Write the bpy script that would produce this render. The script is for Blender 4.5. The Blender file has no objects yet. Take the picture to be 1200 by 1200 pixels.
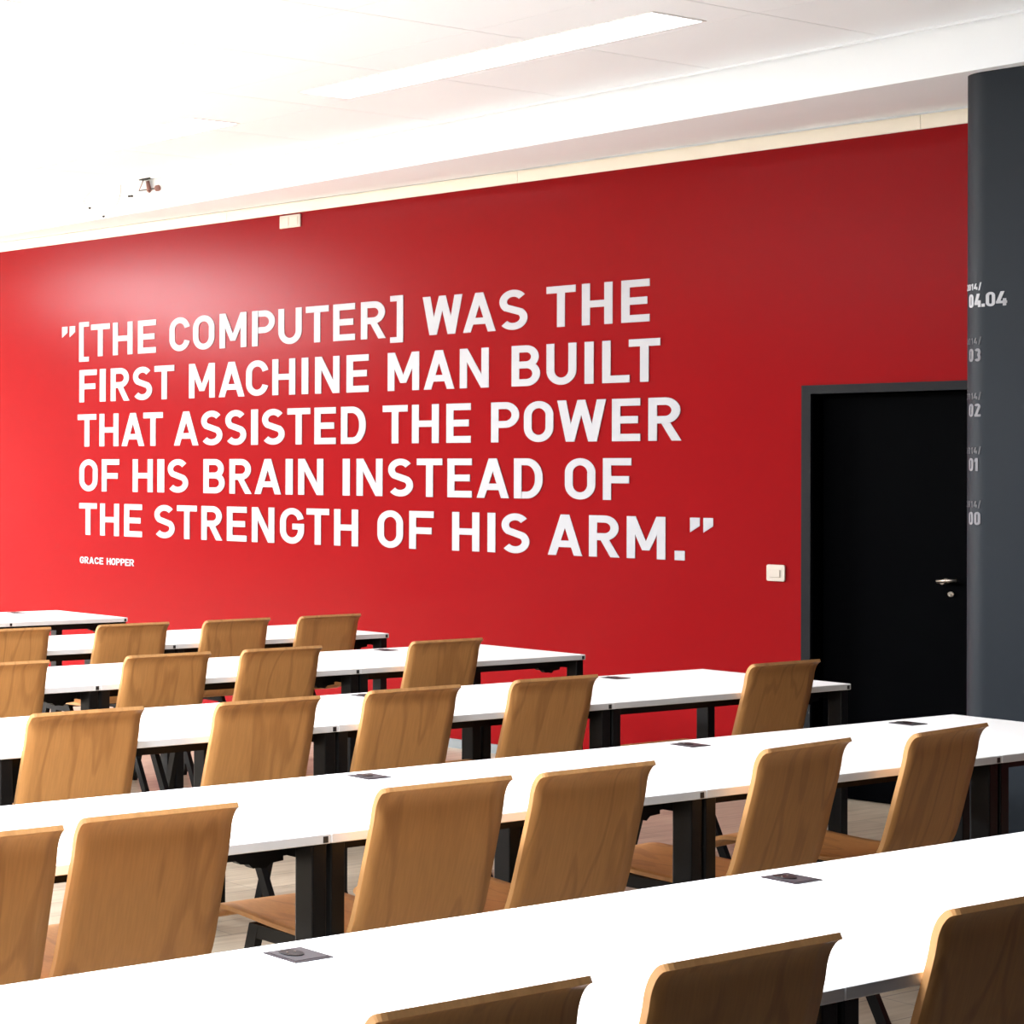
import bpy, bmesh, math, random
from mathutils import Matrix, Vector
random.seed(7)
scene = bpy.context.scene
COL = scene.collection
PI = math.pi

# ------------------------------------------------------------------ camera
EYE = 1.583
cam_data = bpy.data.cameras.new('camera')
cam = bpy.data.objects.new('camera', cam_data)
COL.objects.link(cam)
R3 = Matrix(((0.4537901, 0.0010830, 0.8911079),
             (0.8910970, -0.0056448, -0.4537777),
             (0.0045387, 0.9999835, -0.0035266)))
cam.matrix_world = Matrix.Translation((0, 0, EYE)) @ R3.to_4x4()
cam_data.sensor_fit = 'HORIZONTAL'
cam_data.sensor_width = 36.0
cam_data.lens = 66.340
cam_data.shift_x = 0.870425
cam_data.shift_y = -0.048853
cam_data.clip_start = 0.05
scene.camera = cam

# ------------------------------------------------------------------ light and exposure
scene.view_settings.view_transform = 'Standard'
scene.view_settings.look = 'None'
scene.view_settings.gamma = 1.0
scene.view_settings.exposure = -0.1
scene.view_settings.use_curve_mapping = False
world = bpy.data.worlds.new('world')
world.use_nodes = True
world.node_tree.nodes['Background'].inputs[0].default_value = (0.9, 0.95, 1.0, 1)
world.node_tree.nodes['Background'].inputs[1].default_value = 0.0
scene.world = world
# emission of each ceiling panel (near-row and far-left ones are added to shape the brightness)
WALL_ROW = [8.0, 15.0, 14.0, 5.0]
MIDDLE_ROW = [12.0]
ADDED_NEAR_ROW = [140.0, 170.0, 35.0, 170.0, 140.0, 90.0]  # unseen panels added to light the chair backs and tables
ADDED_FAR_LEFT = 290.0  # unseen large panel added to make the glow on the red wall

# ------------------------------------------------------------------ materials
def new_mat(name):
    m = bpy.data.materials.new(name)
    m.use_nodes = True
    nt = m.node_tree
    return m, nt, nt.nodes['Principled BSDF']

def N(nt, kind, **kw):
    n = nt.nodes.new(kind)
    for k, v in kw.items():
        setattr(n, k, v)
    return n

def plain(name, col, rough=0.5, metal=0.0, spec=0.5, vary=0.04, scale=6.0, bump=0.0, bscale=200.0):
    m, nt, b = new_mat(name)
    tc = N(nt, 'ShaderNodeTexCoord')
    nz = N(nt, 'ShaderNodeTexNoise')
    nz.inputs['Scale'].default_value = scale
    nz.inputs['Detail'].default_value = 3
    nt.links.new(tc.outputs['Object'], nz.inputs['Vector'])
    mx = N(nt, 'ShaderNodeMix', data_type='RGBA')
    mx.inputs['A'].default_value = tuple(c * (1 - vary) for c in col) + (1,)
    mx.inputs['B'].default_value = tuple(min(1, c * (1 + vary)) for c in col) + (1,)
    nt.links.new(nz.outputs['Fac'], mx.inputs['Factor'])
    nt.links.new(mx.outputs['Result'], b.inputs['Base Color'])
    b.inputs['Roughness'].default_value = rough
    b.inputs['Metallic'].default_value = metal
    b.inputs['Specular IOR Level'].default_value = spec
    if bump:
        n2 = N(nt, 'ShaderNodeTexNoise')
        n2.inputs['Scale'].default_value = bscale
        nt.links.new(tc.outputs['Object'], n2.inputs['Vector'])
        bp = N(nt, 'ShaderNodeBump')
        bp.inputs['Strength'].default_value = bump
        bp.inputs['Distance'].default_value = 0.002
        nt.links.new(n2.outputs['Fac'], bp.inputs['Height'])
        nt.links.new(bp.outputs['Normal'], b.inputs['Normal'])
    return m

M_RED = plain('red_wall_paint', (0.215, 0.0062, 0.0078), rough=0.16, spec=0.052, vary=0.02, bump=0.15, bscale=260)
M_CEIL = plain('white_ceiling', (0.855, 0.905, 0.95), rough=0.75, vary=0.008)
M_CREAM = plain('cream_trunking', (0.84, 0.79, 0.67), rough=0.5)
M_WHITE = plain('white_wall_paint', (0.86, 0.855, 0.84), rough=0.7, vary=0.01)
M_DARKROOM = plain('low_bounce_dark', (0.035, 0.035, 0.037), rough=0.8)  # near-black on unseen surfaces, to cut light bounced onto the nearest chairs
M_TABLE = plain('white_laminate', (0.84, 0.835, 0.82), rough=0.42, vary=0.012, scale=90)
M_EDGE = plain('table_edge_band', (0.78, 0.78, 0.765), rough=0.5, vary=0.01)
M_BLACK = plain('black_steel', (0.0035, 0.0032, 0.0032), rough=0.45, spec=0.2, vary=0.08)
M_CAP = plain('black_plastic', (0.012, 0.011, 0.011), rough=0.5)
M_SLATE = plain('slate_grey_paint', (0.0100, 0.0148, 0.0205), rough=0.55, spec=0.2, vary=0.04, scale=2.5)
M_FRAMEGREY = plain('door_frame_grey', (0.0062, 0.0072, 0.0085), rough=0.5, spec=0.15)
M_DOOR = plain('black_door_leaf', (0.0004, 0.0005, 0.0008), rough=0.5, spec=0.015)
M_STEEL = plain('satin_steel', (0.34, 0.30, 0.25), rough=0.3, metal=1.0)
M_LETTER = plain('white_vinyl', (0.385, 0.39, 0.41), rough=0.55, spec=0.3, vary=0.01)
M_LETTER_GREY = plain('grey_vinyl', (0.14, 0.14, 0.155), rough=0.55, vary=0.01)
M_LETTER_DIM = plain('faint_grey_vinyl', (0.055, 0.056, 0.064), rough=0.55, vary=0.01)
M_SWITCH = plain('ivory_plastic', (0.52, 0.46, 0.39), rough=0.35, vary=0.01)
M_WIRE = plain('grey_cable', (0.42, 0.38, 0.36), rough=0.5)
M_SOCKET = plain('black_socket', (0.002, 0.0015, 0.0017), rough=0.4, spec=0.3)
M_BASE = plain('grey_baseboard', (0.21, 0.235, 0.245), rough=0.45)
M_PLATE = plain('brushed_grey_plate', (0.032, 0.030, 0.033), rough=0.4, metal=0.2)
M_PLATE_RIM = plain('dark_plate_rim', (0.02, 0.013, 0.017), rough=0.35, metal=0.2)
M_BRONZE = plain('bronze_metal', (0.25, 0.12, 0.10), rough=0.4, metal=0.4)

def wood_mat(name, dark, mid, light, seed=0.0):
    m, nt, b = new_mat(name)
    tc = N(nt, 'ShaderNodeTexCoord')
    oi = N(nt, 'ShaderNodeObjectInfo')
    mul = N(nt, 'ShaderNodeMath', operation='MULTIPLY')
    mul.inputs[1].default_value = 37.0
    nt.links.new(oi.outputs['Random'], mul.inputs[0])
    comb = N(nt, 'ShaderNodeCombineXYZ')
    nt.links.new(mul.outputs[0], comb.inputs[1])
    nt.links.new(mul.outputs[0], comb.inputs[0])
    add = N(nt, 'ShaderNodeVectorMath', operation='ADD')
    nt.links.new(tc.outputs['Object'], add.inputs[0])
    nt.links.new(comb.outputs[0], add.inputs[1])
    # broad cathedral figure: warped rings stretched along the back
    mp = N(nt, 'ShaderNodeMapping')
    mp.inputs['Scale'].default_value = (2.2, 3.4, 0.75)
    nt.links.new(add.outputs[0], mp.inputs['Vector'])
    warp = N(nt, 'ShaderNodeTexNoise')
    warp.inputs['Scale'].default_value = 1.5
    warp.inputs['Detail'].default_value = 2
    nt.links.new(mp.outputs[0], warp.inputs['Vector'])
    wm = N(nt, 'ShaderNodeMath', operation='MULTIPLY')
    wm.inputs[1].default_value = 34.0
    nt.links.new(warp.outputs['Fac'], wm.inputs[0])
    sn = N(nt, 'ShaderNodeMath', operation='SINE')
    nt.links.new(wm.outputs[0], sn.inputs[0])
    pw = N(nt, 'ShaderNodeMapRange')
    pw.inputs['From Min'].default_value = 0.70
    pw.inputs['From Max'].default_value = 1.0
    nt.links.new(sn.outputs[0], pw.inputs['Value'])
    # fine pores
    mp2 = N(nt, 'ShaderNodeMapping')
    mp2.inputs['Scale'].default_value = (60, 130, 5)
    nt.links.new(add.outputs[0], mp2.inputs['Vector'])
    fine = N(nt, 'ShaderNodeTexNoise')
    fine.inputs['Scale'].default_value = 1.0
    fine.inputs['Detail'].default_value = 3
    nt.links.new(mp2.outputs[0], fine.inputs['Vector'])
    # soft broad tone
    mp3 = N(nt, 'ShaderNodeMapping')
    mp3.inputs['Scale'].default_value = (3, 7, 1.2)
    nt.links.new(add.outputs[0], mp3.inputs['Vector'])
    broad = N(nt, 'ShaderNodeTexNoise')
    broad.inputs['Scale'].default_value = 1.0
    broad.inputs['Detail'].default_value = 2
    nt.links.new(mp3.outputs[0], broad.inputs['Vector'])
    m1 = N(nt, 'ShaderNodeMix', data_type='RGBA')
    m1.inputs['A'].default_value = light + (1,)
    m1.inputs['B'].default_value = mid + (1,)
    nt.links.new(broad.outputs['Fac'], m1.inputs['Factor'])
    m2 = N(nt, 'ShaderNodeMix', data_type='RGBA')
    m2.inputs['B'].default_value = dark + (1,)
    sc = N(nt, 'ShaderNodeMath', operation='MULTIPLY')
    sc.inputs[1].default_value = 0.4
    nt.links.new(pw.outputs[0], sc.inputs[0])
    nt.links.new(sc.outputs[0], m2.inputs['Factor'])
    nt.links.new(m1.outputs['Result'], m2.inputs['A'])
    m3 = N(nt, 'ShaderNodeMix', data_type='RGBA', blend_type='MULTIPLY')
    m3.inputs['Factor'].default_value = 0.22
    rmp = N(nt, 'ShaderNodeValToRGB')
    rmp.color_ramp.elements[0].position = 0.35
    rmp.color_ramp.elements[0].color = (0.55, 0.5, 0.45, 1)
    rmp.color_ramp.elements[1].position = 0.65
    rmp.color_ramp.elements[1].color = (1, 1, 1, 1)
    nt.links.new(fine.outputs['Fac'], rmp.inputs['Fac'])
    nt.links.new(m2.outputs['Result'], m3.inputs['A'])
    nt.links.new(rmp.outputs['Color'], m3.inputs['B'])
    nt.links.new(m3.outputs['Result'], b.inputs['Base Color'])
    b.inputs['Roughness'].default_value = 0.48
    b.inputs['Specular IOR Level'].default_value = 0.35
    return m

M_WOOD = wood_mat('beech_veneer', (0.30, 0.122, 0.034), (0.52, 0.24, 0.072), (0.61, 0.30, 0.098))
M_PLYEDGE = wood_mat('plywood_edge', (0.33, 0.155, 0.05), (0.47, 0.235, 0.082), (0.55, 0.285, 0.11))

def floor_mat():
    m, nt, b = new_mat('plank_floor')
    tc = N(nt, 'ShaderNodeTexCoord')
    mp = N(nt, 'ShaderNodeMapping')
    mp.inputs['Rotation'].default_value = (0, 0, PI / 2)
    nt.links.new(tc.outputs['Object'], mp.inputs['Vector'])
    br = N(nt, 'ShaderNodeTexBrick')
    br.inputs['Scale'].default_value = 1.0
    br.inputs['Brick Width'].default_value = 1.2
    br.inputs['Row Height'].default_value = 0.16
    br.inputs['Mortar Size'].default_value = 0.002
    br.inputs['Color1'].default_value = (0.52, 0.44, 0.335, 1)
    br.inputs['Color2'].default_value = (0.45, 0.38, 0.29, 1)
    br.inputs['Mortar'].default_value = (0.2, 0.17, 0.14, 1)
    nt.links.new(mp.outputs[0], br.inputs['Vector'])
    mp2 = N(nt, 'ShaderNodeMapping')
    mp2.inputs['Scale'].default_value = (30, 2.0, 1)
    nt.links.new(tc.outputs['Object'], mp2.inputs['Vector'])
    nz = N(nt, 'ShaderNodeTexNoise')
    nz.inputs['Scale'].default_value = 1.6
    nz.inputs['Detail'].default_value = 5
    nt.links.new(mp2.outputs[0], nz.inputs['Vector'])
    rmp = N(nt, 'ShaderNodeValToRGB')
    rmp.color_ramp.elements[0].position = 0.3
    rmp.color_ramp.elements[0].color = (0.62, 0.58, 0.52, 1)
    rmp.color_ramp.elements[1].position = 0.7
    rmp.color_ramp.elements[1].color = (1, 1, 1, 1)
    nt.links.new(nz.outputs['Fac'], rmp.inputs['Fac'])
    mx = N(nt, 'ShaderNodeMix', data_type='RGBA', blend_type='MULTIPLY')
    mx.inputs['Factor'].default_value = 0.7
    nt.links.new(br.outputs['Color'], mx.inputs['A'])
    nt.links.new(rmp.outputs['Color'], mx.inputs['B'])
    nt.links.new(mx.outputs['Result'], b.inputs['Base Color'])
    b.inputs['Roughness'].default_value = 0.38
    return m
M_FLOOR = floor_mat()

def emit_mat(name, col, strength):
    m = bpy.data.materials.new(name)
    m.use_nodes = True
    nt = m.node_tree
    nt.nodes.remove(nt.nodes['Principled BSDF'])
    e = N(nt, 'ShaderNodeEmission')
    e.inputs['Color'].default_value = col + (1,)
    e.inputs['Strength'].default_value = strength
    nt.links.new(e.outputs[0], nt.nodes['Material Output'].inputs['Surface'])
    return m

# ------------------------------------------------------------------ mesh helpers
def add_box(bm, x0, x1, y0, y1, z0, z1, mat=0):
    vs = [bm.verts.new(p) for p in ((x0, y0, z0), (x1, y0, z0), (x1, y1, z0), (x0, y1, z0),
                                    (x0, y0, z1), (x1, y0, z1), (x1, y1, z1), (x0, y1, z1))]
    fs = []
    for idx in ((3, 2, 1, 0), (4, 5, 6, 7), (0, 1, 5, 4), (1, 2, 6, 5), (2, 3, 7, 6), (3, 0, 4, 7)):
        f = bm.faces.new([vs[i] for i in idx])
        f.material_index = mat
        fs.append(f)
    return vs, fs

def add_prism(bm, pts, axis, lo, hi, mat=0):
    """closed outline pts (2D) pushed along an axis from lo to hi"""
    def P(a, b, c):
        return {'x': (c, a, b), 'y': (a, c, b), 'z': (a, b, c)}[axis]
    A = [bm.verts.new(P(a, b, lo)) for a, b in pts]
    B = [bm.verts.new(P(a, b, hi)) for a, b in pts]
    n = len(pts)
    fs = [bm.faces.new(A), bm.faces.new(B[::-1])]
    for i in range(n):
        fs.append(bm.faces.new([A[i], B[i], B[(i + 1) % n], A[(i + 1) % n]]))
    for f in fs:
        f.material_index = mat
    return fs

def add_bar(bm, p0, p1, wx, wy, mat=0):
    """rectangular bar from p0 to p1 with horizontal end cuts when it is steep, wx/wy in x and y"""
    p0, p1 = Vector(p0), Vector(p1)
    d = p1 - p0
    if abs(d.z) > max(abs(d.x), abs(d.y)):
        offs = [Vector((sx * wx / 2, sy * wy / 2, 0)) for sx, sy in ((-1, -1), (1, -1), (1, 1), (-1, 1))]
    elif abs(d.x) > abs(d.y):
        offs = [Vector((0, sx * wx / 2, sy * wy / 2)) for sx, sy in ((-1, -1), (1, -1), (1, 1), (-1, 1))]
    else:
        offs = [Vector((sx * wx / 2, 0, sy * wy / 2)) for sx, sy in ((-1, -1), (1, -1), (1, 1), (-1, 1))]
    A = [bm.verts.new(p0 + o) for o in offs]
    B = [bm.verts.new(p1 + o) for o in offs]
    fs = [bm.faces.new(A), bm.faces.new(B[::-1])]
    for i in range(4):
        fs.append(bm.faces.new([A[i], B[i], B[(i + 1) % 4], A[(i + 1) % 4]]))
    for f in fs:
        f.material_index = mat

def add_cyl(bm, p0, p1, r, n=16, mat=0, r2=None):
    p0, p1 = Vector(p0), Vector(p1)
    d = (p1 - p0).normalized()
    a = Vector((0, 0, 1)) if abs(d.z) < 0.9 else Vector((1, 0, 0))
    u = d.cross(a).normalized()
    v = d.cross(u)
    r2 = r if r2 is None else r2
    A = [bm.verts.new(p0 + (u * math.cos(2 * PI * i / n) + v * math.sin(2 * PI * i / n)) * r) for i in range(n)]
    B = [bm.verts.new(p1 + (u * math.cos(2 * PI * i / n) + v * math.sin(2 * PI * i / n)) * r2) for i in range(n)]
    fs = [bm.faces.new(A), bm.faces.new(B[::-1])]
    for i in range(n):
        f = bm.faces.new([A[i], B[i], B[(i + 1) % n], A[(i + 1) % n]])
        f.smooth = True
        fs.append(f)
    for f in fs:
        f.material_index = mat

def bevel_all(bm, w, seg=2):
    bm.normal_update()
    es = [e for e in bm.edges if e.is_manifold and len(e.link_faces) == 2 and e.calc_face_angle(0) > 0.6]
    bmesh.ops.bevel(bm, geom=es, offset=w, segments=seg, profile=0.5, affect='EDGES', clamp_overlap=True)

# the red wall, its door, lettering and the column stand at a slight angle to the table rows:
# they are drawn in the wall's own frame (x along the wall, y into it) and turned as a whole
WALL_TURN = math.radians(5.5208)
WALL_ROT = Matrix.Rotation(WALL_TURN, 4, 'Z')

def build(name, bm, mats, parent=None, loc=None, wall=False):
    if wall:
        bmesh.ops.transform(bm, matrix=WALL_ROT, verts=bm.verts)
    bm.normal_update()
    bmesh.ops.recalc_face_normals(bm, faces=bm.faces)
    me = bpy.data.meshes.new(name)
    bm.to_mesh(me)
    bm.free()
    for m in (mats if isinstance(mats, (list, tuple)) else [mats]):
        me.materials.append(m)
    o = bpy.data.objects.new(name, me)
    COL.objects.link(o)
    if parent is not None:
        o.parent = parent
    if loc is not None:
        o.location = loc
    return o

def empty(name, loc=(0, 0, 0), wall=False):
    o = bpy.data.objects.new(name, None)
    o.empty_display_size = 0.1
    o.location = loc
    if wall:
        o.location = WALL_ROT @ Vector(loc)
        o.rotation_euler = (0, 0, WALL_TURN)
    COL.objects.link(o)
    return o

def tag(o, label, cat, group=None):
    o['label'] = label
    o['category'] = cat
    if group:
        o['group'] = group
    return o

def structure(name, bm, mats, parent=None, wall=False):
    o = build(name, bm, mats, parent, wall=wall)
    if parent is None:
        o['kind'] = 'structure'
    return o

# ------------------------------------------------------------------ the room
WALL_Y = 9.8826          # plane of the red wall, in the wall's frame
X_LEFT, X_RIGHT, Y_FRONT = -19.0, 4.0, -5.0
CEIL_END = -1.60         # the white suspended ceiling stops here; beyond it an added dark one cuts bounce
CEIL_Z, EDGE_Y, LOW_Z, STEP_Y = 3.483, 8.60, 3.272, 9.225
bm = bmesh.new()
add_box(bm, X_LEFT, X_RIGHT, Y_FRONT, 10.9, -0.1, 0.0)
structure('floor', bm, M_FLOOR)
bm = bmesh.new()                   # added unseen dark sheet by the camera, keeps bounce off the nearest chairs
add_box(bm, -1.55, X_RIGHT, Y_FRONT, 8.4, 0.0, 0.006)
structure('floor_added_dark', bm, M_DARKROOM)

DOOR_L, DOOR_R, DOOR_T = -4.700, -3.83, 2.017     # outer edge of the door frame
S_LEFT, S_RIGHT = -18.2, 5.0
RED_TOP = 3.2005
bm = bmesh.new()
add_box(bm, S_LEFT, DOOR_L + 0.02, WALL_Y, WALL_Y + 0.3, 0, RED_TOP)
add_box(bm, DOOR_R - 0.02, S_RIGHT, WALL_Y, WALL_Y + 0.3, 0, RED_TOP)
add_box(bm, DOOR_L + 0.02, DOOR_R - 0.02, WALL_Y, WALL_Y + 0.3, DOOR_T - 0.02, RED_TOP)
structure('wall_back', bm, M_RED, wall=True)
bm = bmesh.new()
add_box(bm, S_LEFT, S_RIGHT, WALL_Y, WALL_Y + 0.3, RED_TOP, 4.0)
structure('wall_back_upper', bm, M_CEIL, wall=True)
bm = bmesh.new()
add_box(bm, X_LEFT - 0.2, X_LEFT, Y_FRONT, 11, 0, 4.0)
structure('wall_left', bm, M_WHITE)
bm = bmesh.new()
add_box(bm, X_RIGHT, X_RIGHT + 0.2, Y_FRONT, 11, 0, 4.0)
structure('wall_right', bm, M_DARKROOM)
bm = bmesh.new()
add_box(bm, X_LEFT, X_RIGHT, Y_FRONT - 0.2, Y_FRONT, 0, 4.0)
structure('wall_front', bm, M_DARKROOM)

# baseboard and the cream cable trunking along the top of the red wall
bm = bmesh.new()
add_box(bm, S_LEFT, DOOR_L, WALL_Y - 0.012, WALL_Y, 0, 0.052)
structure('baseboard_back', bm, M_BASE, wall=True)
bm = bmesh.new()
xs = [S_LEFT] + [-4.18 - 2.01 * k for k in range(6, -1, -1)] + [-2.17, -0.16, S_RIGHT]
for a, b in zip(xs[:-1], xs[1:]):
    add_box(bm, a + 0.001, b - 0.001, WALL_Y - 0.012, WALL_Y, RED_TOP + 0.001, 3.2675)
structure('trim_1', bm, M_CREAM, wall=True)

# bulkhead between the suspended ceiling and the red wall: upright face, underside, and a raised strip at the wall
bm = bmesh.new()
sec = [(EDGE_Y, CEIL_Z + 0.3), (EDGE_Y, LOW_Z), (STEP_Y, LOW_Z), (STEP_Y, LOW_Z + 0.007), (10.8, LOW_Z + 0.007), (10.8, CEIL_Z + 0.3)]
add_prism(bm, sec, 'x', X_LEFT, X_RIGHT)
structure('ceiling_bulkhead', bm, M_CEIL)

# suspended ceiling: tiles with fine joints
PANELS = [(-6.865, -4.998, 7.305, 7.632), (-9.521, -7.654, 7.335, 7.662), (-12.177, -10.31, 7.335, 7.662), (-14.833, -12.966, 7.335, 7.662),
          (-7.96, -6.095, 4.58, 4.906),
          (-3.65, -1.9, 2.3, 2.63), (-6.33, -4.45, 2.3, 2.63), (-9.01, -7.13, 2.3, 2.63),
          (-3.65, -1.9, -0.8, -0.47), (-6.33, -4.45, -0.8, -0.47), (-9.01, -7.13, -0.8, -0.47)]
gap = 0.004
xl = [-6.328 + 0.761 * k for k in range(-18, 16)]
xl = [X_LEFT] + [x for x in xl if X_LEFT + 0.1 < x < CEIL_END - 0.1] + [CEIL_END]
yl = [Y_FRONT] + [7.697 - 0.761 * k for k in range(16, -1, -1)] + [EDGE_Y - 0.012]
bm = bmesh.new()
for x0, x1 in zip(xl[:-1], xl[1:]):
    for y0, y1 in zip(yl[:-1], yl[1:]):
        p = [(x0 + gap / 2, y0 + gap / 2), (x1 - gap / 2, y0 + gap / 2), (x1 - gap / 2, y1 - gap / 2), (x0 + gap / 2, y1 - gap / 2)]
        lo = [bm.verts.new((x, y, CEIL_Z)) for x, y in p]
        hi = [bm.verts.new((x, y, CEIL_Z + 0.012)) for x, y in p]
        bm.faces.new(lo)
        for i in range(4):
            bm.faces.new([lo[i], hi[i], hi[(i + 1) % 4], lo[(i + 1) % 4]])
structure('ceiling', bm, M_CEIL)
bm = bmesh.new()                   # the slab behind the tile joints
add_box(bm, X_LEFT, CEIL_END, Y_FRONT, EDGE_Y, CEIL_Z + 0.012, CEIL_Z + 0.1)
structure('ceiling_grid', bm, M_CEIL)
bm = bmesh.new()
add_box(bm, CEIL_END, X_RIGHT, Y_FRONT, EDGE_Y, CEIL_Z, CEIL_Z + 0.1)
structure('ceiling_added_dark', bm, M_DARKROOM)  # unseen, added dark so less light reaches the nearest chair backs
bm = bmesh.new()                   # edge angle along the bulkhead
add_box(bm, X_LEFT, CEIL_END, EDGE_Y - 0.034, EDGE_Y - 0.012, CEIL_Z - 0.010, CEIL_Z - 0.0005)
structure('trim_2', bm, M_CEIL)

def panel_light(spec, label, mat, group='ceiling panel lights'):
    x0, x1, y0, y1 = spec
    xc, yc = (x0 + x1) / 2, (y0 + y1) / 2
    t = empty('ceiling_light', (xc, yc, CEIL_Z))
    tag(t, label, 'ceiling light', group)
    bm = bmesh.new()
    w = 0.012
    for a, b, c, d in ((x0 - w, x1 + w, y0 - w, y0), (x0 - w, x1 + w, y1, y1 + w), (x0 - w, x0, y0, y1), (x1, x1 + w, y0, y1)):
        add_box(bm, a - xc, b - xc, c - yc, d - yc, -0.003, 0.001)
    build('light_frame', bm, M_WHITE, t)
    bm = bmesh.new()
    bm.faces.new([bm.verts.new((x - xc, y - yc, -0.0025)) for x, y in ((x0, y1), (x1, y1), (x1, y0), (x0, y0))])
    me = bpy.data.meshes.new('diffuser')
    bm.normal_update()
    if bm.faces[:][0].normal.z > 0:
        bmesh.ops.reverse_faces(bm, faces=bm.faces)
    bm.to_mesh(me)
    bm.free()
    me.materials.append(mat)
    o = bpy.data.objects.new('diffuser', me)
    COL.objects.link(o)
    o.parent = t
    return t
LIGHT_LABELS = ['long bright ceiling panel light at the top centre, nearest the dark column',
                'long ceiling panel light at upper left, above the small bracket on the bulkhead',
                'ceiling panel light next along to the left, outside the picture', 'fourth ceiling panel light along the red wall, outside the picture',
                'ceiling panel light whose corner shows at the top left corner of the picture',
                'added ceiling panel light above the second table row, outside the picture', 'second added ceiling panel light of the near row, outside the picture',
                'third added ceiling panel light of the near row, outside the picture', 'added ceiling panel light left of the camera, outside the picture',
                'second added ceiling panel light left of the camera, outside the picture', 'third added ceiling panel light left of the camera, outside the picture']
for sp, lb, e in zip(PANELS, LIGHT_LABELS, WALL_ROW + MIDDLE_ROW + ADDED_NEAR_ROW):
    panel_light(sp, lb, emit_mat('lit_diffuser', (0.93, 0.98, 1.07), e))

panel_light((-14.7, -13.3, 0.4, 4.2), 'added ceiling panel out of view far left, making the glow on the red wall',
            emit_mat('lit_diffuser', (0.97, 0.99, 1.03), ADDED_FAR_LEFT))

# ------------------------------------------------------------------ door
bm = bmesh.new()
fw = 0.042
for x0, x1, z0, z1 in ((DOOR_L, DOOR_L + fw, 0, DOOR_T), (DOOR_R - fw, DOOR_R, 0, DOOR_T), (DOOR_L + fw, DOOR_R - fw, DOOR_T - fw, DOOR_T)):
    add_box(bm, x0, x1, WALL_Y - 0.012, WALL_Y + 0.01, z0, z1)
door_frame = structure('door_1', bm, M_FRAMEGREY, wall=True)
bm = bmesh.new()
for x0, x1, z0, z1 in ((DOOR_L + 0.02, DOOR_L + fw, 0, DOOR_T), (DOOR_R - fw, DOOR_R - 0.02, 0, DOOR_T), (DOOR_L + fw, DOOR_R - fw, DOOR_T - fw, DOOR_T - 0.02)):
    add_box(bm, x0, x1, WALL_Y + 0.01, WALL_Y + 0.2, z0, z1)
build('door_jamb', bm, M_DOOR, door_frame, wall=True)
bm = bmesh.new()
add_box(bm, DOOR_L + fw + 0.003, DOOR_R - fw - 0.003, WALL_Y + 0.106, WALL_Y + 0.146, 0.005, DOOR_T - fw - 0.003)
bevel_all(bm, 0.003, 1)
leaf = build('door_leaf', bm, M_DOOR, door_frame, wall=True)
ly = WALL_Y + 0.106
bm = bmesh.new()
add_cyl(bm, (-4.115, ly, 1.084), (-4.115, ly - 0.008, 1.084), 0.013, 20)
add_cyl(bm, (-4.115, ly - 0.008, 1.08), (-4.115, ly - 0.05, 1.08), 0.010, 14)
add_cyl(bm, (-4.136, ly - 0.05, 1.084), (-4.05, ly - 0.05, 1.092), 0.009, 14)
build('door_handle', bm, M_STEEL, leaf, wall=True)
bm = bmesh.new()
add_cyl(bm, (-4.096, ly, 1.024), (-4.096, ly - 0.008, 1.024), 0.012, 20)
add_box(bm, -4.099, -4.093, ly - 0.012, ly - 0.006, 1.014, 1.028)
build('lock_cylinder', bm, M_STEEL, leaf, wall=True)

# ------------------------------------------------------------------ dark column with a rounded corner
COL_X, COL_Y, COL_R, COL_X2 = -3.5874, 9.0515, 0.0987, -2.3
def col_point(u):
    """point on the column's skin, u = distance along it from the start of the flat face"""
    if u >= 0:
        return COL_X + u, COL_Y, 0.0, -1.0
    a = -u / COL_R
    return COL_X - COL_R * math.sin(a), COL_Y + COL_R - COL_R * math.cos(a), -math.sin(a), -math.cos(a)
outline = [(COL_X2, COL_Y)]
for k in range(0, 65):
    x, y, _, _ = col_point(-COL_R * (PI / 2) * k / 64)
    outline.append((x, y))
outline += [(COL_X - COL_R, WALL_Y - 0.002), (COL_X2, WALL_Y - 0.002)]
bm = bmesh.new()
low = [bm.verts.new((x, y, 0.0)) for x, y in outline]
top = [bm.verts.new((x, y, LOW_Z + 0.004)) for x, y in outline]
n = len(outline)
for i in range(n):
    f = bm.faces.new([low[i], low[(i + 1) % n], top[(i + 1) % n], top[i]])
bm.faces.new(top)
bm.faces.new(low[::-1])
colobj = structure('wall_column', bm, M_SLATE, wall=True)

# ------------------------------------------------------------------ lettering: strokes drawn glyph by glyph
K = 1.16                                   # upright strokes are a little heavier than level ones
T = 0.172
A_ = T / 2

def stroke(path, t=T, closed=False):
    """quads along a centre line"""
    n = len(path)
    offs = []
    for i in range(n):
        if closed:
            p, q, r = path[i - 1], path[i], path[(i + 1) % n]
        else:
            p, q, r = path[max(i - 1, 0)], path[i], path[min(i + 1, n - 1)]
        d1 = Vector((q[0] - p[0], q[1] - p[1])) if p != q else None
        d2 = Vector((r[0] - q[0], r[1] - q[1])) if r != q else None
        if d1 is None or d1.length < 1e-9: d1 = d2
        if d2 is None or d2.length < 1e-9: d2 = d1
        d1 = d1.normalized(); d2 = d2.normalized()
        n1 = Vector((-d1.y, d1.x)); n2 = Vector((-d2.y, d2.x))
        m = n1 + n2
        m = m.normalized() if m.length > 1e-6 else n1
        c = max(0.5, m.dot(n1))
        offs.append(m * (t / 2 / c))
    qs = []
    rng = range(n) if closed else range(n - 1)
    for i in rng:
        j = (i + 1) % n
        a, b = Vector(path[i]), Vector(path[j])
        qs.append([tuple(a + offs[i]), tuple(b + offs[j]), tuple(b - offs[j]), tuple(a - offs[i])])
    return qs

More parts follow.
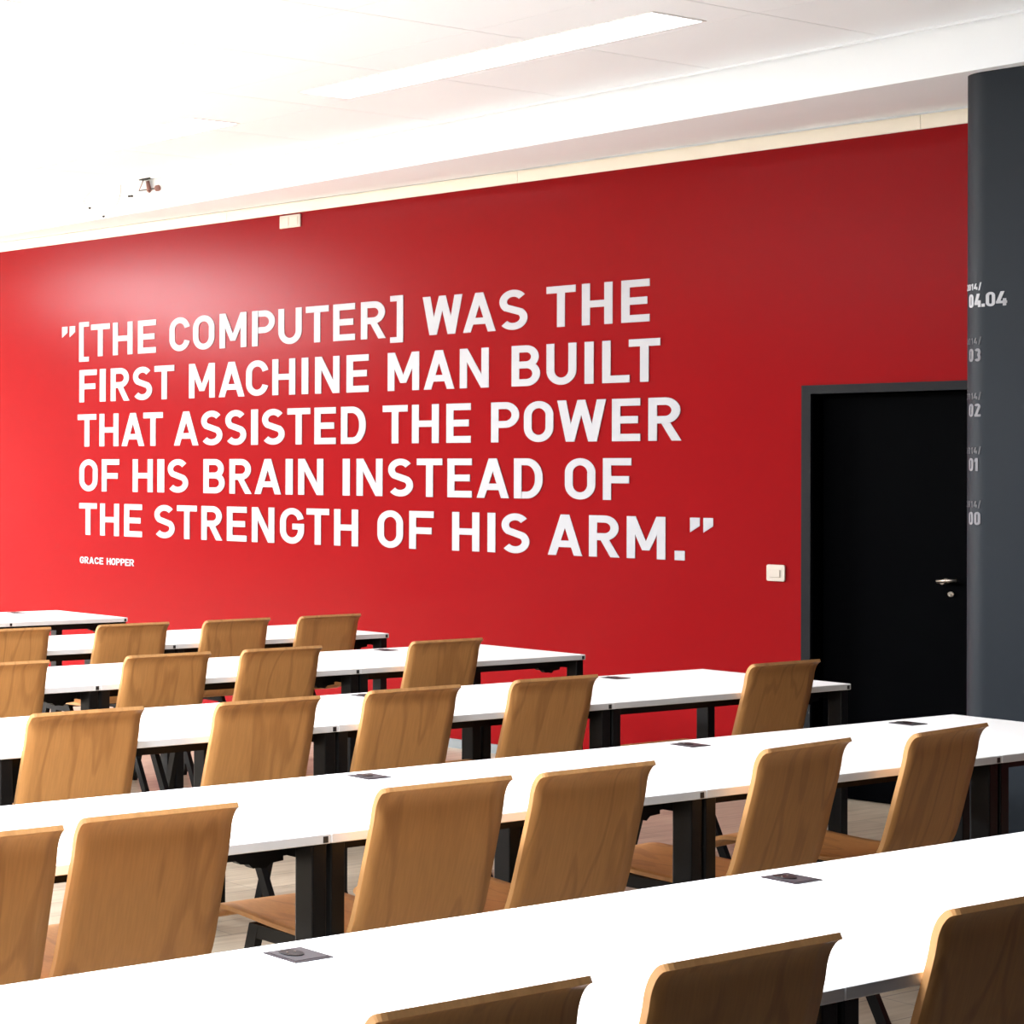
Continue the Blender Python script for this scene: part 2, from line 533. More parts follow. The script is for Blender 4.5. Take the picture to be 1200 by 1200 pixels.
def arc(cx, cy, rx, ry, a0, a1, n=14):
    return [(cx + rx * math.cos(math.radians(a0 + (a1 - a0) * i / n)), cy + ry * math.sin(math.radians(a0 + (a1 - a0) * i / n))) for i in range(n + 1)]

def rect(x0, x1, y0, y1):
    return [[(x0, y0), (x1, y0), (x1, y1), (x0, y1)]]

def bowl(w, y0, y1, x0=0.0):
    """right-hand bowl from a stem: level, half round, level"""
    r = min((y1 - y0) / 2, w - A_ - x0) 
    r = max(min(r, (y1 - y0) / 2), 0.05)
    ry = (y1 - y0) / 2
    rx = min(w - A_ - T * 0.5, ry * 1.0)
    return [(x0, y1)] + arc(w - A_ - rx, (y0 + y1) / 2, rx, ry, 90, -90, 18) + [(x0, y0)]

def glyph(ch, w):
    """convex pieces of one capital letter, cap height 1, width w"""
    w = w / K
    s = T * 1.06
    if ch == 'I':
        P = rect(0, w, 0, 1)
    elif ch == 'H':
        P = rect(0, T, 0, 1) + rect(w - T, w, 0, 1) + rect(T, w - T, 0.42, 0.42 + T * 0.95)
    elif ch == 'T':
        P = rect(0, w, 1 - T, 1) + rect(w / 2 - A_, w / 2 + A_, 0, 1 - T)
    elif ch in 'EFL':
        P = rect(0, T, 0, 1)
        if ch != 'F': P += rect(T, w, 0, T)
        if ch != 'L': P += rect(T, w, 1 - T, 1)
        if ch == 'E': P += rect(T, w * 0.92, 0.415, 0.415 + T)
        if ch == 'F': P += rect(T, w * 0.92, 0.40, 0.40 + T)
    elif ch == 'A':
        P = [[(0, 0), (s, 0), (w / 2 + s * 0.52, 1), (w / 2 - s * 0.52, 1)], [(w - s, 0), (w, 0), (w / 2 + s * 0.52, 1), (w / 2 - s * 0.52, 1)]]
        f = lambda y: (w / 2 - s * 0.52) * y
        P += [[(f(0.2) + s * 0.5, 0.2), (w - f(0.2) - s * 0.5, 0.2), (w - f(0.2 + T) - s * 0.5, 0.2 + T * 0.95), (f(0.2 + T) + s * 0.5, 0.2 + T * 0.95)]]
    elif ch == 'M':
        P = rect(0, T, 0, 1) + rect(w - T, w, 0, 1)
        P += [[(0, 1), (s, 1), (w / 2 + s * 0.42, 0.2), (w / 2 - s * 0.42, 0.2)], [(w - s, 1), (w, 1), (w / 2 + s * 0.42, 0.2), (w / 2 - s * 0.42, 0.2)]]
    elif ch == 'N':
        P = rect(0, T, 0, 1) + rect(w - T, w, 0, 1) + [[(0, 1), (s, 1), (w, 0), (w - s, 0)]]
    elif ch == 'W':
        b1, b2 = w * 0.27, w * 0.73
        h = s * 0.5
        P = [[(0, 1), (s * 1.05, 1), (b1 + h, 0), (b1 - h, 0)], [(w / 2 - h * 0.9, 1), (w / 2 + h * 0.9, 1), (b1 + h, 0), (b1 - h, 0)],
             [(w / 2 - h * 0.9, 1), (w / 2 + h * 0.9, 1), (b2 + h, 0), (b2 - h, 0)], [(w - s * 1.05, 1), (w, 1), (b2 + h, 0), (b2 - h, 0)]]
    elif ch == 'U':
        rx = w / 2 - A_
        ry = rx * 1.12
        P = stroke([(A_, 1), (A_, A_ + ry)] + arc(w / 2, A_ + ry, rx, ry, 180, 360, 22) + [(w - A_, 1)])
    elif ch in 'O0':
        rx = w / 2 - A_
        ry = rx * 1.12
        P = stroke(arc(w / 2, 1 - A_ - ry, rx, ry, 0, 180, 22) + arc(w / 2, A_ + ry, rx, ry, 180, 360, 22), closed=True)
    elif ch in 'CG':
        rx = w / 2 - A_
        ry = rx * 1.12
        top = arc(w / 2, 1 - A_ - ry, rx, ry, 12, 180, 22)
        if ch == 'C':
            P = stroke(top + arc(w / 2, A_ + ry, rx, ry, 180, 348, 22))
        else:
            P = stroke(top + arc(w / 2, A_ + ry, rx, ry, 180, 360, 22) + [(w - A_, 0.40)])
            P += rect(w * 0.52, w, 0.40, 0.40 + T * 0.95)
    elif ch == 'D':
        rx = min(w - T, 0.36)
        ry = 0.38
        P = rect(0, T, 0, 1)
        P += stroke([(A_, 1 - A_)] + arc(w - A_ - rx + A_, 1 - A_ - ry, rx - A_, ry, 90, 0, 14) + arc(w - A_ - rx + A_, A_ + ry, rx - A_, ry, 0, -90, 14) + [(A_, A_)])
    elif ch == 'B':
        P = rect(0, T, 0, 1) + stroke(bowl(w * 0.95, 0.435 + A_ , 1 - A_, A_)) + stroke(bowl(w, A_, 0.435 + A_, A_))
    elif ch == 'P':
        P = rect(0, T, 0, 1) + stroke(bowl(w, 0.36 + A_, 1 - A_, A_))
    elif ch == 'R':
        P = rect(0, T, 0, 1) + stroke(bowl(w * 0.97, 0.40 + A_, 1 - A_, A_))
        P += [[(w * 0.36, 0.44), (w * 0.36 + s, 0.44), (w, 0), (w - s * 1.05, 0)]]
    elif ch == 'S':
        rx = w / 2 - A_
        ry = 0.25 - A_ / 2
        up = arc(w / 2, 0.75 - A_ / 2, rx * 0.95, ry, 32, 225, 26)
        dn = arc(w / 2, 0.25 + A_ / 2, rx, ry, 45, -145, 26)
        P = stroke(up + dn)
    elif ch == '[':
        P = rect(0, T * 0.95, -0.14, 1.1) + rect(0, w, 1.1 - T * 0.85, 1.1) + rect(0, w, -0.14, -0.14 + T * 0.85)
    elif ch == ']':
        P = rect(w - T * 0.95, w, -0.14, 1.1) + rect(0, w, 1.1 - T * 0.85, 1.1) + rect(0, w, -0.14, -0.14 + T * 0.85)
    elif ch == '"':
        q = w * 0.42
        P = []
        for x in (0, w - q):
            P.append([(x, 1), (x, 0.66), (x + q, 0.81), (x + q, 1)])
    elif ch == '.':
        P = rect(0, w, 0, 0.22)
    elif ch == '/':
        P = [[(0, -0.1), (T, -0.1), (w, 1.12), (w - T, 1.12)]]
    elif ch == '1':
        P = rect(w - T, w, 0, 1) + [[(w - T, 1), (w - T, 1 - T * 1.3), (0, 0.66), (0, 0.66 + T)]]
    elif ch == '2':
        rx = w / 2 - A_
        P = stroke(arc(w / 2, 1 - A_ - rx, rx, rx, 165, -25, 18) + [(A_ + 0.02, A_)]) + rect(0, w, 0, T)
    elif ch == '3':
        rx = w / 2 - A_
        P = stroke(arc(w / 2, 0.75 - A_ / 2, rx * 0.95, 0.25 - A_ / 2, 150, -90, 20)) + stroke(arc(w / 2, 0.25 + A_ / 2, rx, 0.25 - A_ / 2, 90, -150, 20))
    elif ch == '4':
        P = [[(w * 0.42, 1), (w * 0.42 + s * 1.1, 1), (s * 1.1, 0.26), (0, 0.26)]] + rect(0, w, 0.17, 0.17 + T) + rect(w * 0.62, w * 0.62 + T, 0, 0.5)
    else:
        P = rect(0, w, 0, 1)
    return [[(x * K, y) for x, y in p] for p in P]

def word_mesh(letters, base, cap):
    """letters: (char, left x, right x) on the red wall"""
    bm = bmesh.new()
    k = 0
    for ch, x0, x1 in letters:
        hgt = cap
        for p in glyph(ch, (x1 - x0) / hgt):
            pts = [(x0 + x * hgt, base + y * hgt) for x, y in p]
            ar = sum(pts[i][0] * pts[(i + 1) % len(pts)][1] - pts[(i + 1) % len(pts)][0] * pts[i][1] for i in range(len(pts)))
            if abs(ar) < 1e-9:
                continue
            k += 1                      # overlapping strokes are staggered by a hair so no two faces coincide
            add_prism(bm, pts, 'y', WALL_Y - 0.003 - 0.00003 * (k % 97), WALL_Y - 0.0002)
    return bm

LINES = [
 (2.382, 0.2245, [[('"', -9.655, -9.53), ('[', -9.491, -9.399), ('T', -9.379, -9.205), ('H', -9.176, -8.999), ('E', -8.951, -8.793)], [('C', -8.676, -8.503), ('O', -8.476, -8.3), ('M', -8.258, -8.044), ('P', -8.0, -7.826), ('U', -7.8, -7.624), ('T', -7.594, -7.428), ('E', -7.395, -7.241), ('R', -7.2, -7.029), (']', -6.999, -6.912)], [('W', -6.785, -6.531), ('A', -6.526, -6.325), ('S', -6.305, -6.134)], [('T', -6.024, -5.857), ('H', -5.822, -5.653), ('E', -5.605, -5.454)]]),
 (2.065, 0.2265, [[('F', -9.487, -9.325), ('I', -9.296, -9.242), ('R', -9.195, -9.025), ('S', -8.995, -8.825), ('T', -8.803, -8.633)], [('M', -8.51, -8.297), ('A', -8.265, -8.06), ('C', -8.047, -7.874), ('H', -7.843, -7.671), ('I', -7.623, -7.574), ('N', -7.525, -7.349), ('E', -7.299, -7.145)], [('M', -7.016, -6.807), ('A', -6.776, -6.58), ('N', -6.546, -6.366)], [('B', -6.228, -6.059), ('U', -6.022, -5.851), ('I', -5.805, -5.755), ('L', -5.707, -5.559), ('T', -5.563, -5.397)]]),
 (1.7532, 0.226, [[('T', -9.502, -9.327), ('H', -9.297, -9.123), ('A', -9.094, -8.892), ('T', -8.901, -8.731)], [('A', -8.635, -8.43), ('S', -8.41, -8.234), ('S', -8.212, -8.043), ('I', -8.007, -7.953), ('S', -7.924, -7.749), ('T', -7.728, -7.559), ('E', -7.528, -7.374), ('D', -7.337, -7.164)], [('T', -7.049, -6.882), ('H', -6.853, -6.678), ('E', -6.63, -6.476)], [('P', -6.351, -6.182), ('O', -6.153, -5.981), ('W', -5.959, -5.686), ('E', -5.653, -5.501), ('R', -5.458, -5.287)]]),
 (1.4396, 0.2235, [[('O', -9.483, -9.312), ('F', -9.273, -9.114)], [('H', -8.993, -8.817), ('I', -8.776, -8.717), ('S', -8.689, -8.514)], [('B', -8.388, -8.214), ('R', -8.176, -8.001), ('A', -7.977, -7.775), ('I', -7.74, -7.687), ('N', -7.646, -7.463)], [('I', -7.325, -7.275), ('N', -7.228, -7.049), ('S', -7.013, -6.844), ('T', -6.819, -6.654), ('E', -6.621, -6.468), ('A', -6.437, -6.241), ('D', -6.211, -6.042)], [('O', -5.915, -5.744), ('F', -5.702, -5.548)]]),
 (1.1333, 0.2225, [[('T', -9.484, -9.319), ('H', -9.288, -9.115), ('E', -9.068, -8.909)], [('S', -8.803, -8.626), ('T', -8.606, -8.44), ('R', -8.402, -8.231), ('E', -8.194, -8.038), ('N', -7.997, -7.824), ('G', -7.782, -7.603), ('T', -7.584, -7.42), ('H', -7.384, -7.215)], [('O', -7.082, -6.909), ('F', -6.868, -6.709)], [('H', -6.591, -6.421), ('I', -6.371, -6.323), ('S', -6.288, -6.119)], [('A', -6.012, -5.817), ('R', -5.779, -5.611), ('M', -5.572, -5.368), ('.', -5.32, -5.268), ('"', -5.242, -5.126)]]),
]
quote = empty('wall_quotation', (-7.4, WALL_Y, 1.1), True)
tag(quote, 'large white capital quotation in five lines painted on the red wall', 'lettering')
for base, cap, words in LINES:
    for letters in words:
        marks = [l for l in letters if l[0] == '"']
        for nm, ls in (('word', [l for l in letters if l[0] != '"']), ('quotation_mark', marks)):
            if ls:
                o = build(nm, word_mesh(ls, base, cap), M_LETTER, quote)
                o.matrix_parent_inverse = Matrix.Translation((7.4, -WALL_Y, -1.1))

# the author's name: small capitals below the last line
author = empty('author_name', (-9.23, WALL_Y, 0.92), True)
tag(author, 'small white author name under the last line of the wall quotation', 'lettering')
def small_word(text, x0, x1, base, cap):
    wd = {'I': 0.24, 'E': 0.69, 'A': 0.9, 'P': 0.75, 'R': 0.77, 'G': 0.78, 'C': 0.77, 'H': 0.77, 'O': 0.77}
    gap_ = 0.13
    tot = sum(wd[c] for c in text) + gap_ * (len(text) - 1)
    u = (x1 - x0) / tot
    x, out = x0, []
    for c in text:
        out.append((c, x, x + wd[c] * u))
        x += (wd[c] + gap_) * u
    return word_mesh(out, base, cap)
for txt, x0, x1 in (('GRACE', -9.476, -9.258), ('HOPPER', -9.226, -8.980)):
    o = build('word', small_word(txt, x0, x1, 0.932, 0.047), M_LETTER, author)
    o.matrix_parent_inverse = Matrix.Translation((9.23, -WALL_Y, -0.92))

# room numbers wrapped round the corner of the column
def wrap_mesh(letters, base, cap):
    bm = bmesh.new()
    for ch, u0, u1 in letters:
        for p in glyph(ch, (u1 - u0) / cap):
            f = bm.faces.new([bm.verts.new((u0 + x * cap, 0, base + y * cap)) for x, y in p])
    us = [v.co.x for v in bm.verts]
    c = min(us)
    while c < min(max(us), 0.0):
        c += 0.006
        bmesh.ops.bisect_plane(bm, geom=bm.verts[:] + bm.edges[:] + bm.faces[:], plane_co=(c, 0, 0), plane_no=(1, 0, 0))
    r = bmesh.ops.extrude_face_region(bm, geom=bm.faces[:])
    moved = {g for g in r['geom'] if isinstance(g, bmesh.types.BMVert)}
    for v in bm.verts:
        x, y, nx, ny = col_point(v.co.x)
        e = 0.0022 if v in moved else 0.0003
        v.co = (x + nx * e, y + ny * e, v.co.z)
    return bm

def spread_letters(text, u0, u1, widths, gap_=0.16):
    tot = sum(widths[c] for c in text) + gap_ * (len(text) - 1)
    k = (u1 - u0) / tot
    u, out = u0, []
    for c in text:
        out.append((c, u, u + widths[c] * k))
        u += (widths[c] + gap_) * k
    return out
NW = {'0': 0.62, '1': 0.40, '2': 0.62, '3': 0.62, '4': 0.68, '/': 0.5, '.': 0.22}
NUMS = [('04', 2.2866, True), ('03', 2.0590, False), ('02', 1.8272, False), ('01', 1.5988, False), ('00', 1.3724, False)]
NUM_LABELS = ['bright white room number 04.04 at the top of the list on the dark column',
              'grey floor number 03 on the dark column, just under the white one',
              'grey floor number 02 on the dark column, third from the top',
              'grey floor number 01 on the dark column, fourth from the top',
              'grey floor number 00 lowest on the dark column']
for (txt, base, big), lab in zip(NUMS, NUM_LABELS):
    t = empty('floor_number', (COL_X, COL_Y, base), True)
    tag(t, lab, 'lettering', None if big else 'floor numbers on the column')
    inv = Matrix.Translation((-COL_X, -COL_Y, -base))
    if big:
        let = [('0', -0.0777, -0.0494), ('4', -0.0449, -0.0187)]
        o = build('number', wrap_mesh(let, base, 0.056), M_LETTER, t); o.matrix_parent_inverse = inv
        let = [('.', -0.0143, -0.0019), ('0', 0.0015, 0.0353), ('4', 0.0385, 0.0783)]
        o = build('bold_number', wrap_mesh(let, base, 0.060), M_LETTER, t); o.matrix_parent_inverse = inv
    else:
        let = [('0', -0.0765, -0.0494), (txt[1], -0.0444, -0.0173) if txt[1] != '1' else ('1', -0.0444, -0.0276)]
        o = build('number', wrap_mesh(let, base, 0.0545), M_LETTER_GREY, t); o.matrix_parent_inverse = inv
    let = spread_letters('2014/', -0.1015, -0.0148, NW)
    o = build('small_text', wrap_mesh(let, base + 0.073, 0.027), M_LETTER if big else M_LETTER_DIM, t)
    o.matrix_parent_inverse = inv

# ------------------------------------------------------------------ wall switch, cover plate, bracket
def rounded(x0, x1, z0, z1, r, n=5):
    pts = []
    for cx, cz, a in ((x1 - r, z0 + r, -90), (x1 - r, z1 - r, 0), (x0 + r, z1 - r, 90), (x0 + r, z0 + r, 180)):
        for k in range(n + 1):
            b = math.radians(a + 90 * k / n)
            pts.append((cx + r * math.cos(b), cz + r * math.sin(b)))
    return pts
sw = empty('light_switch', (-4.820, WALL_Y, 1.091), True)
tag(sw, 'ivory square light switch on the red wall beside the dark door', 'light switch')
bm = bmesh.new()
add_prism(bm, rounded(-0.043, 0.043, -0.041, 0.041, 0.009), 'y', -0.010, 0)
bevel_all(bm, 0.002, 2)
build('cover_plate', bm, M_SWITCH, sw)
bm = bmesh.new()
add_prism(bm, rounded(-0.027, 0.022, -0.022, 0.016, 0.002), 'y', -0.0145, -0.009)
bevel_all(bm, 0.0012, 1)
build('rocker', bm, M_SWITCH, sw)

jb = empty('wall_socket_plate', (-7.710, WALL_Y, 3.150), True)
tag(jb, 'small white double cover plate high on the red wall under the trunking', 'socket')
bm = bmesh.new()
add_prism(bm, rounded(-0.077, 0.077, -0.04, 0.04, 0.006), 'y', -0.012, 0)
bevel_all(bm, 0.002, 1)
build('cover_plate', bm, M_SWITCH, jb)
for k in (-0.035, 0.035):
    bm = bmesh.new()
    add_prism(bm, rounded(k - 0.026, k + 0.026, -0.026, 0.026, 0.004), 'y', -0.015, -0.011)
    bevel_all(bm, 0.001, 1)
    build('insert', bm, M_SWITCH, jb)

br = empty('ceiling_bracket', (-9.348, EDGE_Y, CEIL_Z - 0.002))
tag(br, 'small dark metal bracket with knob hanging from the bulkhead edge at upper left', 'bracket')
bm = bmesh.new()
add_box(bm, -0.06, 0.045, -0.035, -0.002, -0.008, -0.001)
build('clip', bm, M_CAP, br)
bm = bmesh.new()
add_cyl(bm, (-0.035, -0.02, -0.008), (-0.075, -0.02, -0.072), 0.003, 8)
add_cyl(bm, (0.005, -0.02, -0.02), (0.02, -0.02, -0.085), 0.012, 12, r2=0.016)
add_cyl(bm, (0.02, -0.02, -0.085), (0.021, -0.02, -0.097), 0.012, 12, r2=0.006)
build('arm', bm, M_BRONZE, br)
bm = bmesh.new()
add_cyl(bm, (-0.075, -0.02, -0.072), (0.09, -0.02, -0.077), 0.004, 8)
build('rod', bm, M_CAP, br)
bm = bmesh.new()
add_cyl(bm, (0.088, -0.02, -0.077), (0.104, -0.02, -0.077), 0.020, 16)
build('knob', bm, M_BRONZE, br)
def hook(x, z, label):
    o = empty('cable_screw', (x, EDGE_Y, z))
    tag(o, label, 'screw', 'screws in the bulkhead')
    bm = bmesh.new()
    add_cyl(bm, (0, 0, 0), (0, -0.012, 0), 0.007, 10)
    build('screw_head', bm, M_CAP, o)
hook(-9.915, 3.357, 'dark screw left of the bracket on the white bulkhead, ending the curved wire')
hook(-9.778, 3.284, 'small dark screw lowest on the white bulkhead, just above the red wall')
hook(-9.532, 3.388, 'left one of two tiny screws side by side near the bracket')
hook(-9.506, 3.386, 'right one of two tiny screws side by side near the bracket')
def wire(pts, label):
    bm = bmesh.new()
    fine = []
    for i in range(len(pts) - 1):
        p0, p1, p2, p3 = pts[max(i - 1, 0)], pts[i], pts[i + 1], pts[min(i + 2, len(pts) - 1)]
        for k in range(5):
            t = k / 5
            fine.append(tuple(0.5 * (2 * p1[d] + (p2[d] - p0[d]) * t + (2 * p0[d] - 5 * p1[d] + 4 * p2[d] - p3[d]) * t * t + (3 * p1[d] - p0[d] - 3 * p2[d] + p3[d]) * t ** 3) for d in (0, 1)))
    fine.append(pts[-1])
    rings = []
    for x, z in fine:
        rings.append([bm.verts.new((x + 0.0022 * math.cos(a), EDGE_Y - 0.003 + 0.0022 * math.sin(a), z)) for a in (0.2, 2.3, 4.4)])
    for a, b in zip(rings[:-1], rings[1:]):
        for q in range(3):
            bm.faces.new([a[q], a[(q + 1) % 3], b[(q + 1) % 3], b[q]])
    bm.faces.new(rings[0]); bm.faces.new(rings[-1][::-1])
    o = build('loose_wire', bm, M_WIRE)
    tag(o, label, 'wire', 'loose wires on the bulkhead')
wire([(-9.89, 3.478), (-9.97, 3.425), (-9.96, 3.383), (-9.915, 3.356)], 'thin curved pale wire hanging at the left end of the bulkhead')
wire([(-9.615, 3.478), (-9.62, 3.413), (-9.66, 3.344), (-9.778, 3.284)], 'thin pale wire running down to the lowest screw on the bulkhead')

# ------------------------------------------------------------------ tables
TOP, THICK, WID = 0.74, 0.024, 0.62
def make_table(xn, y0, y1, label, group, caps=True, socket=True):
    """xn = x of the near long edge; the table runs from y0 to y1"""
    Ln = y1 - y0 + 0.0026
    t = empty('classroom_table', (xn - WID / 2, (y0 + y1) / 2, 0))
    tag(t, label, 'table', group)
    hx, hy = WID / 2, Ln / 2
    bm = bmesh.new()
    vs, fs = add_box(bm, -hx, hx, -hy, hy, TOP - THICK, TOP)
    for k in (2, 3, 4, 5):
        fs[k].material_index = 1
    fs[1].material_index = 0
    bevel_all(bm, 0.002, 1)
    build('tabletop', bm, [M_TABLE, M_EDGE], t)
    bm = bmesh.new()
    b0, b1 = TOP - THICK - 0.040, TOP - THICK - 0.0005
    for x in (hx - 0.105, -hx + 0.105):
        add_box(bm, x - 0.015, x + 0.015, -hy + 0.03, hy - 0.03, b0, b1)
    for y in (hy - 0.03, -hy + 0.03):
        add_box(bm, -hx + 0.03, hx - 0.03, y - 0.016, y + 0.016, b0, b1)
    build('frame', bm, M_BLACK, t)
    for sx in (1, -1):
        for sy in (1, -1):
            bm = bmesh.new()
            x, y = sx * (hx - 0.034), sy * (hy - 0.029)
            add_box(bm, x - 0.027, x + 0.027, y - 0.023, y + 0.023, 0, TOP - THICK - 0.0003)
            bevel_all(bm, 0.004, 2)
            build('leg', bm, M_BLACK, t)
    for sx in (1, -1):
        for sy in (1,):
            bm = bmesh.new()
            x = sx * (hx - 0.105)
            pts = [(-0.21, b0 + 0.002), (-0.054, b0 + 0.002), (-0.054, b0 - 0.012), (-0.095, b0 - 0.015), (-0.11, b0 - 0.026),
                   (-0.135, b0 - 0.022), (-0.15, b0 - 0.023), (-0.165, b0 - 0.012), (-0.19, b0 - 0.010)]
            add_prism(bm, [(sy * (hy + a), c) for a, c in pts], 'x', x - 0.011, x + 0.011)
            build('folding_bracket', bm, M_BLACK, t)
    if caps:
        for sx, sy in ((1, 1), (-1, -1)):
            bm = bmesh.new()
            y = sy * (hy - 0.018)
            add_box(bm, sx * hx - 0.004, sx * hx + 0.0006, y - 0.008, y + 0.008, TOP - 0.021, TOP - 0.006)
            build('edge_cap', bm, M_CAP, t)
    if socket:
        bm = bmesh.new()
        cx_, cy_ = -hx + 0.078, 0.045
        add_box(bm, cx_ - 0.037, cx_ + 0.037, cy_ - 0.045, cy_ + 0.045, TOP - 0.002, TOP + 0.0022, 1)
        add_box(bm, cx_ - 0.032, cx_ + 0.032, cy_ - 0.040, cy_ + 0.040, TOP + 0.002, TOP + 0.003, 0)
        s = build('power_socket', bm, [M_PLATE, M_PLATE_RIM], t)
        bm = bmesh.new()
        add_cyl(bm, (cx_ - 0.010, cy_ - 0.006, TOP + 0.0028), (cx_ - 0.010, cy_ - 0.006, TOP + 0.0045), 0.0215, 24)
        build('socket_insert', bm, M_SOCKET, s)
        bm = bmesh.new()
        for k in (-0.009, 0.009):
            add_cyl(bm, (cx_ - 0.010, cy_ - 0.006 + k, TOP + 0.0044), (cx_ - 0.010, cy_ - 0.006 + k, TOP + 0.0056), 0.0017, 8)
        build('contact_pin', bm, M_STEEL, s)
    return t

ROWN = ['first', 'second', 'third', 'fourth', 'fifth', 'farthest']
ROWX = [-1.853, -3.172, -4.520, -5.775, -6.970, -8.345]
TABLES = {0: [(1.80, 3.207), (3.211, 4.616), (4.620, 6.025)],
          1: [(2.07, 3.479), (3.483, 4.868), (4.872, 6.279), (6.283, 7.195)],
          2: [(3.585, 4.990), (4.994, 6.394), (6.398, 7.860)],
          3: [(3.665, 5.070), (5.074, 6.508), (6.512, 7.972)],
          4: [(5.19, 6.598), (6.602, 8.061)],
          5: [(5.29, 6.700), (6.704, 7.524)]}
SEG = {3: ['left', 'middle', 'right'], 4: ['leftmost', 'second', 'third', 'short rightmost'], 2: ['left', 'right']}
for r, lst in TABLES.items():
    for k, (a, b) in enumerate(lst):
        nm = SEG[len(lst)][k]
        lab = f'white table on black legs, {nm} one of the {ROWN[r]} row from the camera'
        make_table(ROWX[r], a, b, lab, f'white tables of the {ROWN[r]} row', caps=(r != 0))

# ------------------------------------------------------------------ chairs
# back and seat as a bent plywood board; profile = (x from the top edge, z), x grows towards the back
BACK = [(0.000, 0.853), (-0.011, 0.848), (-0.020, 0.838), (-0.0275, 0.823), (-0.033, 0.803), (-0.037, 0.775), (-0.046, 0.730), (-0.057, 0.680),
        (-0.068, 0.630), (-0.079, 0.580), (-0.090, 0.535), (-0.099, 0.508), (-0.110, 0.488), (-0.126, 0.474), (-0.146, 0.466), (-0.172, 0.462)]
SEAT = [(-0.174, 0.462), (-0.23, 0.460), (-0.30, 0.460), (-0.38, 0.464), (-0.45, 0.470), (-0.51, 0.474), (-0.545, 0.472), (-0.572, 0.463), (-0.592, 0.447), (-0.601, 0.430)]
def board(profile, halfwidth, thick, cols=10, dish=0.0):
    """bent board: grid over profile and width, both faces and a rim; rim uses material slot 1"""
    bm = bmesh.new()
    n = len(profile)
    nor = []
    for i in range(n):
        a, b = profile[max(0, i - 1)], profile[min(n - 1, i + 1)]
        d = Vector((b[0] - a[0], b[1] - a[1])).normalized()
        nor.append(Vector((-d.y, d.x)))
    G = []
    for side in (0.5, -0.5):
        rows = []
        for i, (x, z) in enumerate(profile):
            hw = halfwidth(i)
            row = []
            for c in range(cols + 1):
                s = -1 + 2 * c / cols
                off = nor[i] * (side * thick)
                row.append(bm.verts.new((x + off.x - dish * (1 - s * s), s * hw, z + off.y)))
            rows.append(row)
        G.append(rows)
    for rows in G:
        for i in range(n - 1):
            for c in range(cols):
                f = bm.faces.new([rows[i][c], rows[i][c + 1], rows[i + 1][c + 1], rows[i + 1][c]])
                f.smooth = True
    A, B = G
    def rim(a, b, c, d):
        f = bm.faces.new([a, b, c, d])
        f.material_index = 1
    for i in range(n - 1):
        rim(A[i][0], A[i + 1][0], B[i + 1][0], B[i][0])
        rim(A[i][cols], A[i + 1][cols], B[i + 1][cols], B[i][cols])
    for c in range(cols):
        rim(A[0][c], A[0][c + 1], B[0][c + 1], B[0][c])
        rim(A[n - 1][c], A[n - 1][c + 1], B[n - 1][c + 1], B[n - 1][c])
    return bm

def dens(profile, k=3):
    out = []
    for i in range(len(profile) - 1):
        for j in range(k):
            p0 = profile[max(i - 1, 0)]; p1 = profile[i]; p2 = profile[i + 1]; p3 = profile[min(i + 2, len(profile) - 1)]
            t = j / k
            q = []
            for d in (0, 1):
                q.append(0.5 * (2 * p1[d] + (p2[d] - p0[d]) * t + (2 * p0[d] - 5 * p1[d] + 4 * p2[d] - p3[d]) * t * t + (3 * p1[d] - p0[d] - 3 * p2[d] + p3[d]) * t ** 3))
            out.append(tuple(q))
    out.append(profile[-1])
    return out

def lengths(profile):
    L = [0.0]
    for a, b in zip(profile[:-1], profile[1:]):
        L.append(L[-1] + math.hypot(b[0] - a[0], b[1] - a[1]))
    return L

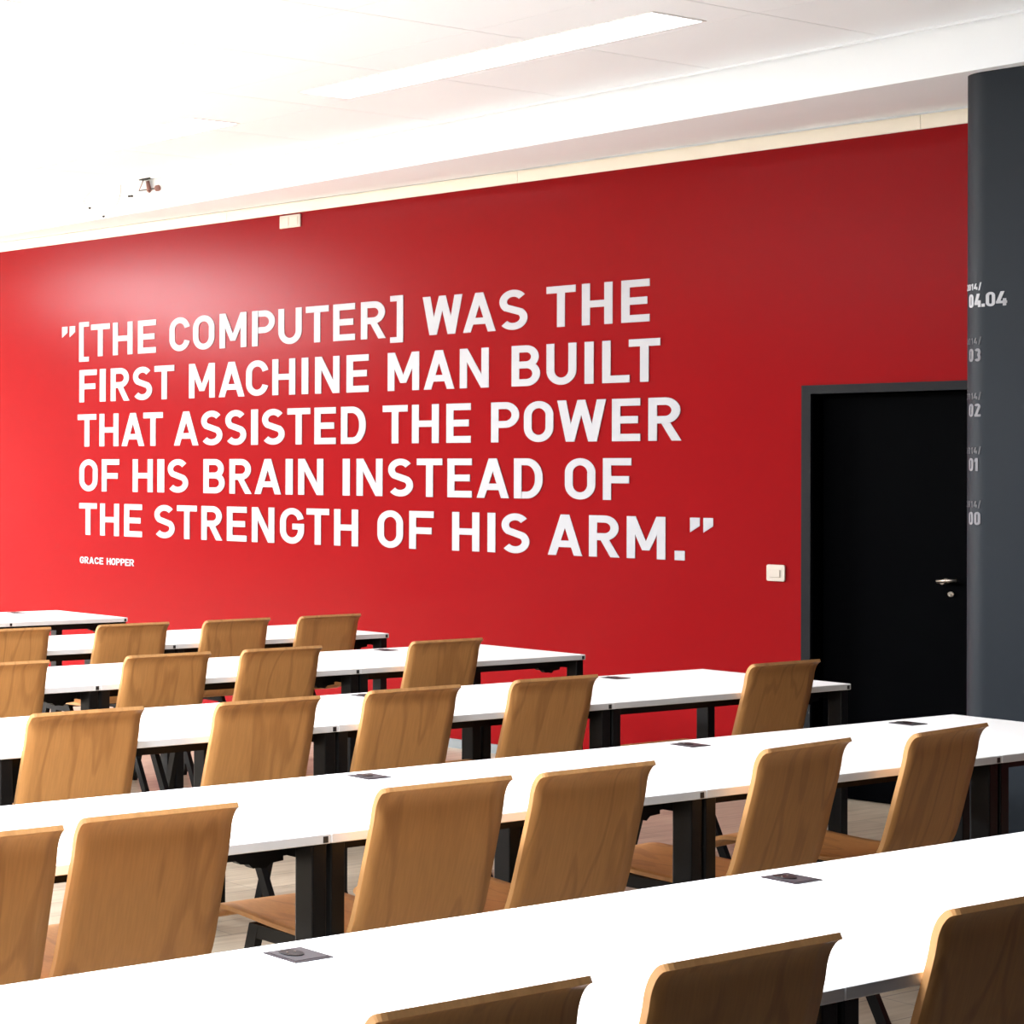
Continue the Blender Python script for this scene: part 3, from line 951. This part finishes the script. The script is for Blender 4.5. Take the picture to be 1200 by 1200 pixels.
def make_chair():
    root = empty('stacking_chair')
    prof = dens(BACK)
    Ls = lengths(prof)
    rad = 0.012
    def hw_back(i):
        d = Ls[i]
        w = 0.2185 + 0.007 * min(1, d / 0.35) - 0.024 * max(0.0, min(1.0, (d - 0.378) / 0.04))
        if d < rad:
            w -= rad - math.sqrt(max(0, rad * rad - (rad - d) ** 2))
        return w
    build('backrest', board(prof, hw_back, 0.011), [M_WOOD, M_PLYEDGE], root)
    prof2 = dens(SEAT)
    L2 = lengths(prof2)
    def hw_seat(i):
        d = L2[-1] - L2[i]
        w = 0.2015 - 0.004 * min(1, L2[i] / 0.22)
        if d < 0.05:
            w -= 0.05 - math.sqrt(max(0, 0.05 ** 2 - (0.05 - d) ** 2))
        return w
    build('seat', board(prof2, hw_seat, 0.011), [M_WOOD, M_PLYEDGE], root)
    bm = bmesh.new()
    for s in (-1, 1):
        add_bar(bm, (-0.455, s * 0.165, 0.430), (-0.27, s * 0.165, 0.430), 0.026, 0.034)
    for x in (-0.42, -0.30):
        add_bar(bm, (x, -0.165, 0.442), (x, 0.165, 0.442), 0.03, 0.014)
    build('seat_frame', bm, M_BLACK, root)
    for s in (-1, 1):
        bm = bmesh.new()
        add_bar(bm, (-0.440, s * 0.166, 0.447), (-0.545, s * 0.172, 0.0), 0.030, 0.025)
        build('leg', bm, M_BLACK, root)
        bm = bmesh.new()
        add_bar(bm, (-0.285, s * 0.166, 0.447), (-0.105, s * 0.172, 0.0), 0.030, 0.025)
        build('leg', bm, M_BLACK, root)
    return root

proto = make_chair()
def copy_chair():
    r = proto.copy()
    COL.objects.link(r)
    for ch in list(proto.children):
        c = ch.copy()
        COL.objects.link(c)
        c.parent = r
    return r

CHAIRS = {0: [(-1.790, 2.276, 0), (-1.784, 2.870, 0), (-1.797, 3.640, 0)],
          1: [(-3.030, 2.352, 0), (-3.072, 2.876, 0), (-3.063, 3.752, 0), (-3.057, 4.284, 1), (-3.078, 5.176, 4.5), (-3.085, 5.868, 5.5)],
          2: [(-4.455, 3.873, 0), (-4.423, 4.591, 0), (-4.449, 5.284, 0), (-4.462, 6.018, 0), (-4.455, 7.343, 1)],
          3: [(-5.694, 4.535, 0), (-5.694, 5.360, 0), (-5.694, 5.980, 0), (-5.670, 6.932, 0)],
          4: [(-6.896, 5.545, 0), (-6.898, 6.270, 0), (-6.891, 6.930, 1.5), (-6.900, 7.575, 2)]}
ORD = ['leftmost', 'second from the left', 'third from the left', 'fourth from the left', 'fifth from the left', 'rightmost']
first = True
for r, lst in CHAIRS.items():
    for k, (x, y, a) in enumerate(lst):
        o = proto if first else copy_chair()
        first = False
        o.location = (x, y, 0)
        o.rotation_euler = (0, 0, math.radians(a))
        pos = 'rightmost' if k == len(lst) - 1 else ORD[k]
        if r == 0 and k == 1:
            pos = 'middle'
        tone = 'dark brown' if r == 0 else 'beech'
        tag(o, f'{tone} plywood chair, {pos} one at the {ROWN[r]} table row from the camera', 'chair', f'plywood chairs at the {ROWN[r]} row')
